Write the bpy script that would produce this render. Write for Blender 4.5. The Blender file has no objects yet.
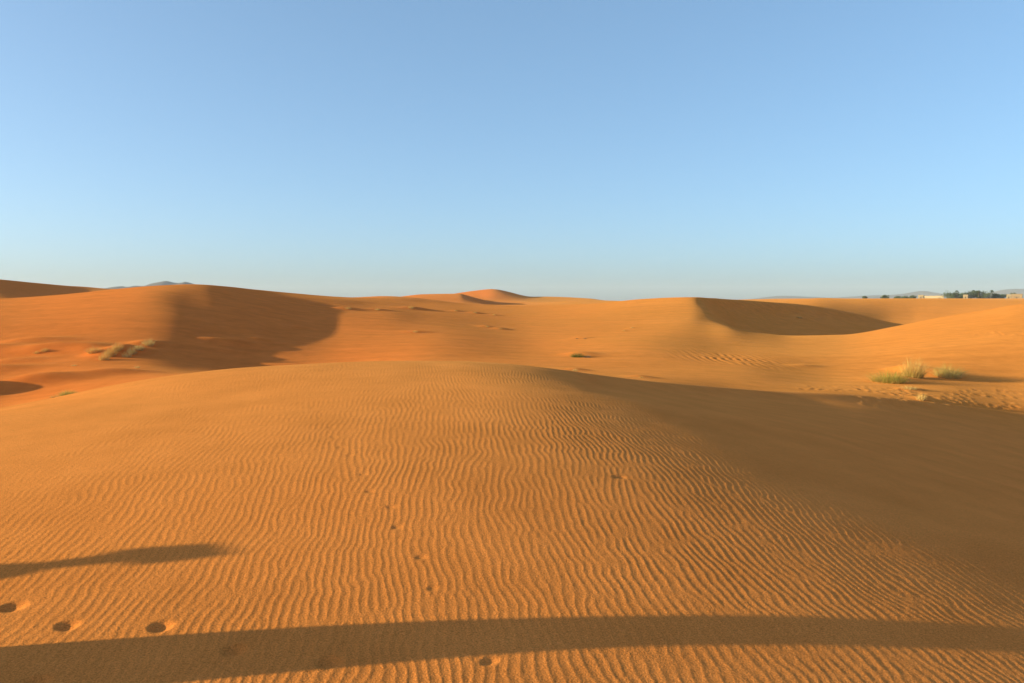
import bpy, bmesh, math, random
import numpy as np
from mathutils import Vector

SC = bpy.context.scene
COL = SC.collection
R = math.radians

# ------------------------------------------------------------------ camera numbers
W, H = 1024, 683
FPX = 796.4                       # 28 mm on a 36 mm wide sensor
HORIZON = 300.5
PITCH = math.atan((H / 2 - HORIZON) / FPX)
SUN_EL = 9.0                      # degrees above the horizon
SUN_AZ = 7.5                      # how far behind the camera plane the sun stands (it shines from the left)
CAM_Z = 2.0                       # all heights below are written relative to the eye, then raised by this


def pix_dir(u, v):
    a = (u - W / 2) / FPX
    b = (H / 2 - v) / FPX
    cp, sp = math.cos(PITCH), math.sin(PITCH)
    return a, cp + b * sp, -sp + b * cp


# ------------------------------------------------------------------ noise
def hash2(ix, iy, seed):
    n = (ix.astype(np.int64) * 374761393 + iy.astype(np.int64) * 668265263 + seed * 1442695041) & 0x7fffffff
    n = ((n ^ (n >> 13)) * 1274126177) & 0x7fffffff
    n = n ^ (n >> 16)
    return (n & 0xffff).astype(np.float64) / 65535.0 * 2 - 1


def vnoise(x, y, seed=0):
    ix = np.floor(x); iy = np.floor(y)
    fx = x - ix; fy = y - iy
    fx = fx * fx * fx * (fx * (fx * 6 - 15) + 10)
    fy = fy * fy * fy * (fy * (fy * 6 - 15) + 10)
    ix = ix.astype(np.int64); iy = iy.astype(np.int64)
    a = hash2(ix, iy, seed); b = hash2(ix + 1, iy, seed)
    c = hash2(ix, iy + 1, seed); d = hash2(ix + 1, iy + 1, seed)
    return (a + (b - a) * fx) + ((c + (d - c) * fx) - (a + (b - a) * fx)) * fy


def pchip_slopes(x, y):
    h = np.diff(x); d = np.diff(y) / h
    m = np.zeros_like(y)
    for i in range(1, len(x) - 1):
        if d[i - 1] * d[i] > 0:
            w1 = 2 * h[i] + h[i - 1]; w2 = h[i] + 2 * h[i - 1]
            m[i] = (w1 + w2) / (w1 / d[i - 1] + w2 / d[i])
    m[0] = d[0]; m[-1] = d[-1]
    return m


def pchip(x, y, q):
    x = np.asarray(x, float); y = np.asarray(y, float)
    m = pchip_slopes(x, y)
    q = np.clip(q, x[0], x[-1])
    i = np.clip(np.searchsorted(x, q) - 1, 0, len(x) - 2)
    h = x[i + 1] - x[i]; t = (q - x[i]) / h
    t2 = t * t; t3 = t2 * t
    return ((2 * t3 - 3 * t2 + 1) * y[i] + (t3 - 2 * t2 + t) * h * m[i]
            + (-2 * t3 + 3 * t2) * y[i + 1] + (t3 - t2) * h * m[i + 1])


# ------------------------------------------------------------------ dunes: ridge and hollow lines
# each line: (column, distance ahead in metres, sight line down from the eye)
CREST = [(-700, 15, 560), (-300, 14.5, 462), (-100, 14.5, 425), (0, 14.5, 407.5), (60, 14.6, 396), (100, 14.7, 387.5), (150, 14.8, 378.5),
         (200, 15, 372), (250, 15.2, 367.5), (300, 15.4, 364.5), (340, 15.6, 362.5), (400, 15.8, 361), (460, 16, 361),
         (500, 16.2, 363), (540, 16.6, 366.8), (580, 17.8, 371.5), (640, 19.8, 379), (700, 21.9, 384.5), (768, 24, 389.5),
         (840, 26, 392.5), (900, 27.4, 397.5), (960, 28.6, 404), (1024, 29.6, 412), (1324, 31, 455), (1724, 32, 505)]
BASE = [(-700, 31, 450), (-300, 31, 432), (0, 31, 409), (100, 31, 392), (200, 31, 379), (335, 32, 373), (430, 32, 373), (540, 32, 376),
        (640, 32, 384), (740, 35, 391), (840, 37, 394.5), (940, 38.5, 399.5), (1024, 39.5, 406), (1324, 40, 415), (1724, 40, 420)]
LOW = [(-700, 44, 378), (-300, 44, 372), (0, 44, 368), (60, 44, 364), (100, 44, 362.5), (140, 44, 363), (170, 44, 366), (200, 44, 370), (250, 45, 373), (290, 45, 371.5), (335, 45, 370), (430, 45, 363),
       (540, 45, 366), (640, 45, 369), (740, 46, 372), (840, 47, 379), (940, 47, 380), (1024, 47, 384), (1324, 47, 385), (1724, 47, 380)]
MID = [(-700, 58, 322), (-300, 58, 322), (0, 58, 321.5), (60, 58, 319.5), (100, 58, 317.5), (130, 58, 317), (165, 58, 318.5), (195, 59, 321.5), (225, 59.5, 325.8), (250, 60, 329.5), (290, 60, 337), (335, 60, 341), (380, 60, 340.5), (430, 60, 339.5),
       (540, 60, 346), (640, 60, 343), (740, 60, 350), (840, 60, 354), (940, 60, 345), (1024, 60, 338), (1324, 60, 325), (1724, 60, 320)]
UPPER = [(-700, 67, 309), (-300, 67, 310), (0, 67, 308), (100, 68, 301), (160, 70, 296), (200, 74, 296), (250, 77, 302), (290, 79, 307.5), (335, 80, 312.5), (380, 83, 312.5), (430, 85, 316),
       (540, 86, 323), (640, 86, 321.5), (690, 92, 316), (705, 92, 317.5), (720, 90, 321.5), (740, 87, 328.5), (770, 86, 333.5), (790, 88, 335.3), (840, 94, 334.8), (900, 102, 325.5), (940, 107, 317.5), (984, 110, 310.5), (1024, 112, 304),
         (1324, 112, 292), (1724, 110, 290)]
SADDLE = [(-700, 71, 303), (-300, 71, 304), (0, 71, 303.5), (100, 73, 294.5), (160, 76, 289), (200, 80, 288.7), (250, 88, 292.6), (290, 92, 296.8), (335, 97, 300), (380, 103, 303), (430, 106, 306.5),
          (540, 107, 313), (640, 104, 309), (690, 105, 306.5), (705, 103, 309.5), (720, 100, 318), (740, 97, 331), (770, 97, 338), (790, 98, 341), (840, 105, 342), (900, 116, 334), (940, 122, 326), (984, 126, 318), (1024, 128, 312),
          (1324, 128, 300), (1724, 128, 298)]
RIDGE = [(-700, 77, 298), (-300, 77, 300), (-100, 77, 299.5), (0, 77, 298), (40, 77.5, 295.5), (80, 78.5, 292), (120, 80, 288), (160, 82, 285), (195, 86, 284), (230, 92, 286.8), (256, 97, 289.8),
         (300, 104, 294), (340, 111, 297), (370, 115, 298), (400, 120, 298.7), (430, 124, 300.6), (480, 128, 304.2), (540, 130, 305.6), (600, 127, 303), (640, 124, 299.2), (665, 121, 297.8), (690, 118, 297.3), (700, 119.5, 297.4),
         (712, 124, 297.8), (725, 130, 298.6), (740, 135, 299.4), (770, 142, 301.5), (800, 148, 304), (850, 156, 312), (896, 162, 323), (940, 164, 328), (984, 164, 324), (1024, 164, 318),
         (1324, 146, 306), (1724, 146, 300)]
HOLLOW = [(-700, 110, 306), (0, 110, 306), (160, 115, 296), (200, 120, 295), (335, 145, 302), (430, 165, 306), (540, 172, 309), (640, 165, 307), (690, 165, 306),
          (740, 175, 310), (800, 186, 316), (850, 194, 322), (896, 201, 326), (940, 204, 325), (1024, 205, 315), (1324, 205, 308), (1724, 205, 304)]
FAR_A = [(-700, 135, 284), (-300, 140, 272), (-100, 155, 273.5), (-30, 180, 277.5), (0, 192, 279.3), (20, 212, 281.2), (60, 265, 285), (105, 335, 289.3), (200, 330, 298), (300, 215, 299.5), (335, 215, 298.2), (360, 216, 297.3), (385, 220, 296.2),
         (410, 224, 297.4), (430, 226, 299.5), (470, 228, 303.6), (520, 228, 305.3), (560, 226, 304), (600, 222, 303.8), (640, 224, 303.5), (700, 240, 304), (760, 256, 301.6), (790, 262, 300), (820, 265, 298.1), (860, 270, 298.8),
         (940, 280, 298.8), (1000, 285, 300.3), (1024, 285, 301), (1324, 290, 298), (1724, 290, 297)]
GAP_A = [(-700, 350, 294), (0, 350, 292), (105, 405, 294), (200, 400, 300), (300, 300, 302), (430, 300, 302.5), (445, 300, 303), (465, 300, 304), (497, 300, 306), (560, 300, 306), (700, 330, 303), (860, 400, 301), (1024, 400, 302), (1724, 400, 299)]
FAR_B = [(-700, 430, 290), (0, 430, 289), (105, 430, 290), (200, 430, 295), (335, 410, 300.5), (385, 410, 298.5), (405, 410, 296), (422, 410, 294.2), (440, 410, 293.8), (460, 410, 293.6), (466, 410, 295), (480, 410, 299.4), (497, 410, 304.2), (510, 410, 304.6), (530, 410, 304),
         (555, 410, 302.4), (585, 410, 301), (610, 410, 301), (640, 430, 301.5), (700, 480, 300.5), (860, 520, 299.6), (940, 520, 299.3), (975, 520, 299.4), (1000, 520, 300), (1024, 520, 300), (1724, 520, 298.5)]
GAP_B = [(-700, 520, 295), (0, 520, 293), (105, 520, 293), (200, 520, 294), (335, 500, 301), (430, 500, 299.5), (480, 500, 300), (560, 500, 302), (640, 520, 301.5), (860, 620, 299.6), (1024, 620, 299.6), (1724, 620, 299)]
FAR_C = [(-700, 640, 292), (0, 640, 290), (100, 640, 288.6), (200, 640, 289), (300, 640, 298), (335, 620, 300), (430, 620, 297.6),
         (452, 620, 294.2), (476, 620, 290.7), (493, 620, 289), (500, 620, 289.8), (510, 620, 292), (520, 620, 294.6), (530, 620, 296.6), (552, 620, 297), (570, 620, 297.4), (590, 620, 298.2), (606, 620, 300.2), (640, 640, 301.4),
         (860, 720, 299.1), (1024, 720, 299.1), (1724, 720, 298.6)]
PLAIN = [(-700, 950, 301.5), (640, 950, 301.5), (720, 950, 300), (800, 950, 298.4), (1724, 950, 298.4)]


def line(tab, u):
    t = np.array(tab, float)
    return pchip(t[:, 0], t[:, 1], u), pchip(t[:, 0], t[:, 2], u)


Z0_Y = [-40, -10, 0, 2, 3.5, 4.3, 4.9, 5.7, 6.9, 8.9, 11.5, 16]
Z0_Z = [-3.6, -2.5, -1.98, -1.96, -1.94, -1.91, -1.846, -1.716, -1.512, -1.338, -1.22, -1.22]
CV_Y = [0, 4.7, 5.3, 7.5, 14, 20]
CV_R = [.015, .0185, .0225, .034, .050, .062]


def z_fore(x, y):
    z0 = pchip(Z0_Y, Z0_Z, y)
    c = np.interp(y, CV_Y, CV_R)
    dx = x + 0.55
    m = 0.28
    w = m / (2 * c)
    right = m * (np.sqrt(w * w + dx * dx) - w)
    ml = 0.115
    wl = ml / (2 * np.interp(y, [4.5, 7.0], [0.0075, 0.014]))
    left = ml * (np.sqrt(wl * wl + dx * dx) - wl)
    return z0 - np.where(dx > 0, right, left)


# ------------------------------------------------------------------ polar sampling of the one ground sheet
TH = np.concatenate([np.radians(np.linspace(-180, -62, 60, endpoint=False)),
                     np.radians(np.linspace(-62, -40, 90, endpoint=False)),
                     np.linspace(R(-40), R(40), 1280, endpoint=False),
                     np.radians(np.linspace(40, 62, 90, endpoint=False)),
                     np.radians(np.linspace(62, 180, 60, endpoint=False))])
rr = [0.25]
while rr[-1] < 9000:
    r = rr[-1]
    if r < 17:
        s = min(0.08, max(0.016, r * r / 1900)) if r > 2.2 else 0.06
    elif r < 40:
        s = max(0.09, r * 0.006)
    elif r < 330:
        s = r * 0.0045
    elif r < 760:
        s = r * 0.007
    else:
        s = r * 0.03
    rr.append(r + s)
RR = np.array(rr); LR = np.log(RR)


def build_base():
    Z = np.empty((len(TH), len(RR)))
    cth = np.cos(np.minimum(np.abs(TH), R(62)))
    uu = np.clip(W / 2 + FPX * np.tan(np.clip(TH, R(-62), R(62))) / math.cos(PITCH) , -700, 1724)
    tabs = [line(t, uu) for t in (CREST, BASE, LOW, MID, UPPER, SADDLE, RIDGE, HOLLOW, FAR_A, GAP_A, FAR_B, GAP_B, FAR_C, PLAIN)]
    near_y = np.array([0.25, 0.6, 1.0, 1.5, 2.1, 2.8, 3.5, 4.3, 5.0, 5.8, 6.8, 8.0, 9.5, 11.3])
    for i, th in enumerate(TH):
        kr, ke = [], []
        for y in near_y:
            r = y / cth[i]
            kr.append(r); ke.append(float(z_fore(np.array(r * math.sin(th)), np.array(r * math.cos(th)))) / r)
        for k, (yk, vk) in enumerate(tabs):
            a, b, c = pix_dir(uu[i], vk[i])
            r = yk[i] / cth[i]
            e = c / math.hypot(a, b)
            kr.append(r); ke.append(e)
            if k == 0:
                wgt = float(np.interp(uu[i], [590, 720, 1100, 1300], [0, 1, 1, 0]))
                if wgt > 0:                               # the lee face starts with a sharp brink
                    a, b, c = pix_dir(uu[i], vk[i] + 2.5 + 6.5 * wgt)
                    kr.append(yk[i] * (1 - .08 * (.4 + .6 * wgt)) / cth[i]); ke.append(c / math.hypot(a, b))
            if k == 0:                                    # hidden hollow behind the near crest
                a, b, c = pix_dir(uu[i], vk[i] + 24)
                kr.append((yk[i] + 5) / cth[i]); ke.append(c / math.hypot(a, b))
        ys, yr_, vs, vr = tabs[5][0][i], tabs[6][0][i], tabs[5][1][i], tabs[6][1][i]
        slip = float(np.interp(uu[i], [698, 712, 740, 890, 910], [.18, .40, .36, .30, .18]))
        a, b, c = pix_dir(uu[i], vr + slip * (vs - vr))
        kr.append((yr_ - .18 * (yr_ - ys)) / cth[i]); ke.append(c / math.hypot(a, b))
        for r in (2200, 9500):
            kr.append(r * 1.0 / cth[i]); ke.append(-(2.0 if r < 3000 else 7.0) / (r / cth[i]))
        o_ = np.argsort(kr)
        Z[i] = pchip(np.log(np.array(kr)[o_]), np.array(ke)[o_], LR) * RR
    return Z


def smooth1(A, sig, axis):
    n = int(math.ceil(sig * 3)); k = np.exp(-0.5 * (np.arange(-n, n + 1) / sig) ** 2); k /= k.sum()
    P = np.pad(A, [(n, n) if a == axis else (0, 0) for a in range(2)], mode='edge')
    out = np.zeros_like(A)
    for j, w in enumerate(k):
        out += w * np.take(P, np.arange(j, j + A.shape[axis]), axis=axis)
    return out


ZB = build_base()
E = ZB / RR[None, :]
far = RR > 3.0
Es = smooth1(smooth1(E, 10, 0), 3.0, 1)
wf = np.clip((RR - 2.5) / 2, 0, 1)[None, :]
# far ridges keep their shape: less sideways smoothing out there
Ef = smooth1(smooth1(E, 2.5, 0), 2.0, 1)
wr = np.clip((RR - 80) / 20, 0, 1)[None, :]
E = E * (1 - wf) + (Es * (1 - wr) + Ef * wr) * wf
ZB = E * RR[None, :]
X = RR[None, :] * np.sin(TH)[:, None]
Y = RR[None, :] * np.cos(TH)[:, None]
RG = np.broadcast_to(RR[None, :], X.shape)

# broad unevenness of the sand
amp = np.clip((RG - 20) / 25, 0, 1) * np.clip((330 - RG) / 200, 0, 1)
ZB += amp * (0.025 * vnoise(X / 9 + 3, Y / 6, 5) + 0.009 * vnoise(X / 2.6, Y / 2.1 + 9, 6) + 0.06 * vnoise(X / 22, Y / 16, 7))
ampf = np.clip((RG - 180) / 200, 0, 1) * np.clip((900 - RG) / 200, 0, 1)
ZB += ampf * 0.35 * vnoise(X / 34, Y / 40, 8)
ampn = np.clip((24 - RG) / 8, 0, 1) * np.clip((RG - 1) / 2, 0, 1)
ZB += ampn * (0.0035 * vnoise(X / 1.3, Y / 1.7, 11) + 0.0012 * vnoise(X / 0.45, Y / 0.6, 12) + 0.014 * vnoise(X / 4.5, Y / 5.5, 13))

LTH = TH


def ground_z(x, y, A=None):
    """height of the sheet at (x, y), bilinear on the polar grid"""
    A = ZB if A is None else A
    th = math.atan2(x, y); r = max(math.hypot(x, y), RR[0])
    i = int(np.clip(np.searchsorted(LTH, th) - 1, 0, len(LTH) - 2)); j = int(np.clip(np.searchsorted(RR, r) - 1, 0, len(RR) - 2))
    fi = (th - LTH[i]) / (LTH[i + 1] - LTH[i]); fj = (r - RR[j]) / (RR[j + 1] - RR[j])
    fi = min(max(fi, 0), 1); fj = min(max(fj, 0), 1)
    return ((A[i, j] * (1 - fi) + A[i + 1, j] * fi) * (1 - fj) + (A[i, j + 1] * (1 - fi) + A[i + 1, j + 1] * fi) * fj)


def sight(u, v, rmin=1.0):
    """first point of the ground seen along a line of sight"""
    a, b, c = pix_dir(u, v)
    hl = math.hypot(a, b); th = math.atan2(a, b); e = c / hl
    i = int(np.clip(np.searchsorted(LTH, th) - 1, 0, len(LTH) - 2)); f = (th - LTH[i]) / (LTH[i + 1] - LTH[i])
    prof = (ZB[i] * (1 - f) + ZB[i + 1] * f) / RR
    j = int(np.argmax((prof >= e) & (RR > rmin)))
    if j == 0:
        j = int(np.argmax(prof * (RR > 20) - (RR <= 20)))
    r = RR[j]
    if j > 0 and prof[j] > prof[j - 1]:
        r = RR[j - 1] + (RR[j] - RR[j - 1]) * min(max((e - prof[j - 1]) / (prof[j] - prof[j - 1]), 0), 1)
    x, y = r * math.sin(th), r * math.cos(th)
    return x, y, ground_z(x, y)


# ------------------------------------------------------------------ local sand forms: mounds, prints
def add_mound(x, y, sx, sy, h, ang=0.0, sharp=1.0):
    """a small drift of sand, lengthened along ang"""
    ext = 6.5 * max(sx, sy)
    r0 = math.hypot(x, y)
    jj = np.where((RR > r0 - ext) & (RR < r0 + ext))[0]
    if len(jj) == 0:
        return
    th0 = math.atan2(x, y); dth = ext / max(r0, ext)
    ii = np.where(np.abs(TH - th0) < dth + .002)[0]
    sl = np.ix_(ii, jj)
    dx = X[sl] - x; dy = Y[sl] - y
    ca, sa = math.cos(ang), math.sin(ang)
    p = (dx * ca + dy * sa) / sx; q = (-dx * sa + dy * ca) / sy
    p = np.where(p > 0, p * 0.9, p * 1.2)                     # long tail down-wind
    ZB[sl] += h * np.exp(-0.5 * (p * p + q * q)) * sharp


PRINTS = []        # x, y, half length, half width, angle, depth


def print_at(u, v, hl=.13, hw=.07, ang=0.2, d=.05):
    x, y, z = sight(u, v)
    PRINTS.append((x, y, hl, hw, ang, d))


DRIFTS = [  # small drifts that hold the dry tufts, and bare ones
    (-14, 352, 2.2, .8, .42, .1), (30, 343, 1.8, .7, .32, .1), (-8, 371, 1.6, .7, .32, .1), (44, 351, 1.4, .5, .26, .1), (12, 362, 1.3, .5, .2, .1), (70, 347, 1.2, .5, .2, .1),
    (92, 349, 1.1, .6, .22, .1), (110, 354, .9, .7, .34, .5), (130, 353, .9, .6, .30, .5), (146, 344, .8, .5, .25, .5),
    (346, 309, 1.3, .8, .22, .5), (376, 310, 1.1, .7, .17, .5), (412, 309, 1.6, .9, .30, .5), (416, 332, .9, .5, .14, .3),
    (475, 313, .7, .5, .16, .2), (486, 327, .7, .5, .16, .2), (500, 329, .6, .5, .14, .2), (456, 311, .6, .5, .14, .2), (494, 315, .6, .4, .10, .2),
    (215, 341, 1.0, .5, .16, .3), (240, 343, 1.1, .5, .16, .3), (258, 340, 1.0, .5, .14, .3), (226, 351, .9, .4, .12, .3), (298, 327, .9, .4, .12, .3),
    (577, 354, .8, .5, .16, .1), (585, 355, .7, .4, .10, .1), (575, 370, .5, .4, .12, .1), (640, 377, .5, .4, .10, .1), (577, 338, .5, .4, .08, .1), (585, 338, .5, .4, .08, .1),
    (624, 331, .6, .4, .08, .1), (631, 328, .5, .4, .08, .1),
    (886, 380, 1.1, .8, .14, .1), (900, 379, .9, .8, .14, .1), (909, 371, .8, .8, .42, .4), (940, 374, 1.0, .7, .22, .1), (798, 317, 1.5, 1.0, .35, .2),
    (908, 389, .5, .4, .10, .1), (921, 399, .4, .4, .08, .1), (805, 366, .9, .3, .10, .3),
]
DR = []
for u, v, sx, sy, h, ang in DRIFTS:
    x, y, z = sight(u, v, 20)
    DR.append((x, y, sx, sy, h, ang))
for d in DR:
    add_mound(*d)
# bank added out of view at left to shade the hollow, then its lip
add_mound(-27.0, 35.4, 1.8, 1.4, 1.45, 0.1)
add_mound(-22.4, 37.4, 1.4, .8, .55, 0.2)
add_mound(-19.5, 38.6, 1.2, .5, .28, 0.2)

# ------------------------------------------------------------------ wind ripples (band-limited phase field with branching crests)
RN, RD = 2048, 0.0155
RLEN = RN * RD


def ripple_field(lam, skx, sky, seed):
    rng = np.random.default_rng(seed)
    k = np.fft.fftfreq(RN, RD)
    kx = k[None, :]; ky = k[:, None]
    k0 = 1 / lam
    env = np.exp(-0.5 * (((kx - k0) / (k0 * skx)) ** 2 + (ky / (k0 * sky)) ** 2))
    spec = env * (rng.normal(size=(RN, RN)) + 1j * rng.normal(size=(RN, RN)))
    f = np.fft.ifft2(spec)
    return (f / np.sqrt(np.mean(np.abs(f) ** 2))).astype(np.complex64)


def sample_field(F, s, t):
    a = (s / RD) % RN; b = (t / RD) % RN
    i = np.floor(a).astype(np.int32); j = np.floor(b).astype(np.int32)
    fa = (a - i).astype(np.float32); fb = (b - j).astype(np.float32)
    i %= RN; j %= RN; i1 = (i + 1) % RN; j1 = (j + 1) % RN
    return (F[j, i] * (1 - fa) + F[j, i1] * fa) * (1 - fb) + (F[j1, i] * (1 - fa) + F[j1, i1] * fa) * fb


FLD = ripple_field(0.065, 0.075, 0.10, 4)
jn = np.where((RR < 30))[0]
inn = np.where(np.abs(TH) < R(62))[0]
sl = np.ix_(inn, jn)
x = X[sl]; y = Y[sl]
rot = 0.075 + 0.010 * np.clip(y - 4.5, 0, 12) * np.clip((x + 2.5) / 5, 0, 1)
s = x + y * rot
s = s + 0.026 * vnoise(x / 0.42, y / 0.36, 21) + 0.015 * vnoise(x / 0.15, y / 0.13, 22) + 0.16 * vnoise(x / 2.3, y / 2.0, 23)
t = y - 0.07 * x
f = sample_field(FLD, s, t)
ph = np.angle(f); am = np.abs(f)
phd = ph + 0.45 * np.sin(ph) + 0.12 * np.sin(2 * ph)
prof = np.cos(phd)
a_loc = 0.00125 * (1 - np.exp(-(am / 0.3) ** 2)) * (0.88 + 0.2 * vnoise(x / 1.1, y / 1.4, 24))
dth = np.gradient(TH)[inn][:, None] * RR[jn][None, :]
a_loc *= np.clip((0.035 - dth) / 0.02, 0, 1)                      # where the sheet is sampled too coarsely, no ripples
a_loc *= np.clip((27 - RG[sl]) / 6, 0, 1) * np.clip((RG[sl] - 1.2) / 1.0, 0, 1)
# the lee flank on the right is smoother
flank = np.clip((x - (3.7 - 0.17 * (y - 4.5))) / 2.5, 0, 1)
a_loc *= 1 - 0.15 * flank

# footprints
for q in [(12, 607, .066, .060, .15, .024), (68, 625, .060, .056, .2, .021), (160, 626, .060, .056, .1, .024), (233, 650, .060, .055, .2, .022), (328, 662, .062, .058, .2, .022),
          (35, 681, .064, .058, .2, .024), (490, 661, .05, .035, .6, .012)]:
    print_at(*q)
for q in [(312, 395), (313, 408), (320, 412), (320, 418), (331, 427), (334, 437), (341, 447), (350, 455), (363, 474), (370, 491), (391, 507), (397, 527), (421, 557), (433, 588)]:
    print_at(*q, .036, .027, .35, .007)
print_at(619, 477, .055, .03, .2, .018)
erase = np.zeros_like(x)
dz = np.zeros_like(x)
for (px, py, hl, hw, ang, d) in PRINTS:
    m = (np.abs(x - px) < hl * 4) & (np.abs(y - py) < hl * 4)
    dx = x[m] - px; dy = y[m] - py
    ca, sa = math.cos(ang), math.sin(ang)
    p = (dx * ca + dy * sa) / hl; q = (-dx * sa + dy * ca) / hw
    wob = 0.25 * vnoise(dx / .05 + px * 9, dy / .05, 31)
    rho = np.sqrt(p * p + q * q) + wob * .6
    bowl = -d / (1 + np.exp((rho - 0.9) / (.20 + .07 * np.tanh(2.5 * p))))
    rim = 0.07 * d * np.exp(-((rho - 1.35) / 0.32) ** 2) * (1 + .6 * p / (1 + rho))
    dz[m] += bowl + rim
    erase[m] = np.maximum(erase[m], 0.9 * np.exp(-(rho / 1.5) ** 4))
fuzz = 0.0005 * vnoise(x / .034, y / .05, 27) + 0.0004 * vnoise(x / .017, y / .022, 28)
ZB[sl] += (prof * a_loc + fuzz * np.clip((0.03 - dth) / 0.02, 0, 1) * np.clip((11 - RG[sl]) / 5, 0, 1)) * (1 - erase) + dz

# trodden sand and coarse ripples in the sunlit hollow on the right
def trodden(u0, u1, v0, v1, n, d, seed, size=.16):
    rng = random.Random(seed)
    for _ in range(n):
        u = rng.uniform(u0, u1); v = rng.uniform(v0, v1)
        px, py, pz = sight(u, v, 22)
        hl = size * rng.uniform(.8, 1.3)
        r0 = math.hypot(px, py); th0 = math.atan2(px, py)
        jj = np.where(np.abs(RR - r0) < 4 * hl)[0]; ii = np.where(np.abs(TH - th0) < 4 * hl / r0)[0]
        if len(ii) == 0 or len(jj) == 0:
            continue
        s2 = np.ix_(ii, jj)
        rho = np.hypot((X[s2] - px) / hl, (Y[s2] - py) / (hl * 1.1))
        ZB[s2] += -d / (1 + np.exp((rho - .9) / .2)) + .5 * d * np.exp(-((rho - 1.5) / .45) ** 2)


trodden(868, 1023, 388, 409, 90, .02, 3, .17)
trodden(800, 868, 386, 391, 22, .02, 4, .16)
trodden(962, 1023, 332, 335, 9, .05, 5, .2)
m = (RG > 38) & (RG < 62)
px, py, pz = sight(735, 359, 22)
patch = np.exp(-(((X - px) / 3.4) ** 2 + ((Y - py) / 3.2) ** 2)) * m
ZB += patch * 0.016 * (np.sin(X * 2 * math.pi / .52 + Y * 1.1 + 2.2 * vnoise(X / 1.5, Y / 1.2, 41)) + .8 * vnoise(X / .4, Y / .5, 42))


# ------------------------------------------------------------------ materials
def new_mat(name):
    m = bpy.data.materials.new(name); m.use_nodes = True
    nt = m.node_tree; nt.nodes.clear()
    out = nt.nodes.new('ShaderNodeOutputMaterial')
    b = nt.nodes.new('ShaderNodeBsdfPrincipled')
    nt.links.new(b.outputs[0], out.inputs[0])
    b.inputs['Roughness'].default_value = 0.9
    b.inputs['Specular IOR Level'].default_value = 0.15
    return m, nt, b, out


def noise_node(nt, vec, scale, detail=3, rough=.55):
    n = nt.nodes.new('ShaderNodeTexNoise')
    n.inputs['Scale'].default_value = scale; n.inputs['Detail'].default_value = detail; n.inputs['Roughness'].default_value = rough
    nt.links.new(vec, n.inputs['Vector'])
    return n


def ramp_node(nt, fac, stops):
    r = nt.nodes.new('ShaderNodeValToRGB')
    els = r.color_ramp.elements
    while len(els) < len(stops):
        els.new(0.5)
    for e, (p, c) in zip(els, stops):
        e.position = p; e.color = (*c, 1)
    nt.links.new(fac, r.inputs[0])
    return r


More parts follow.
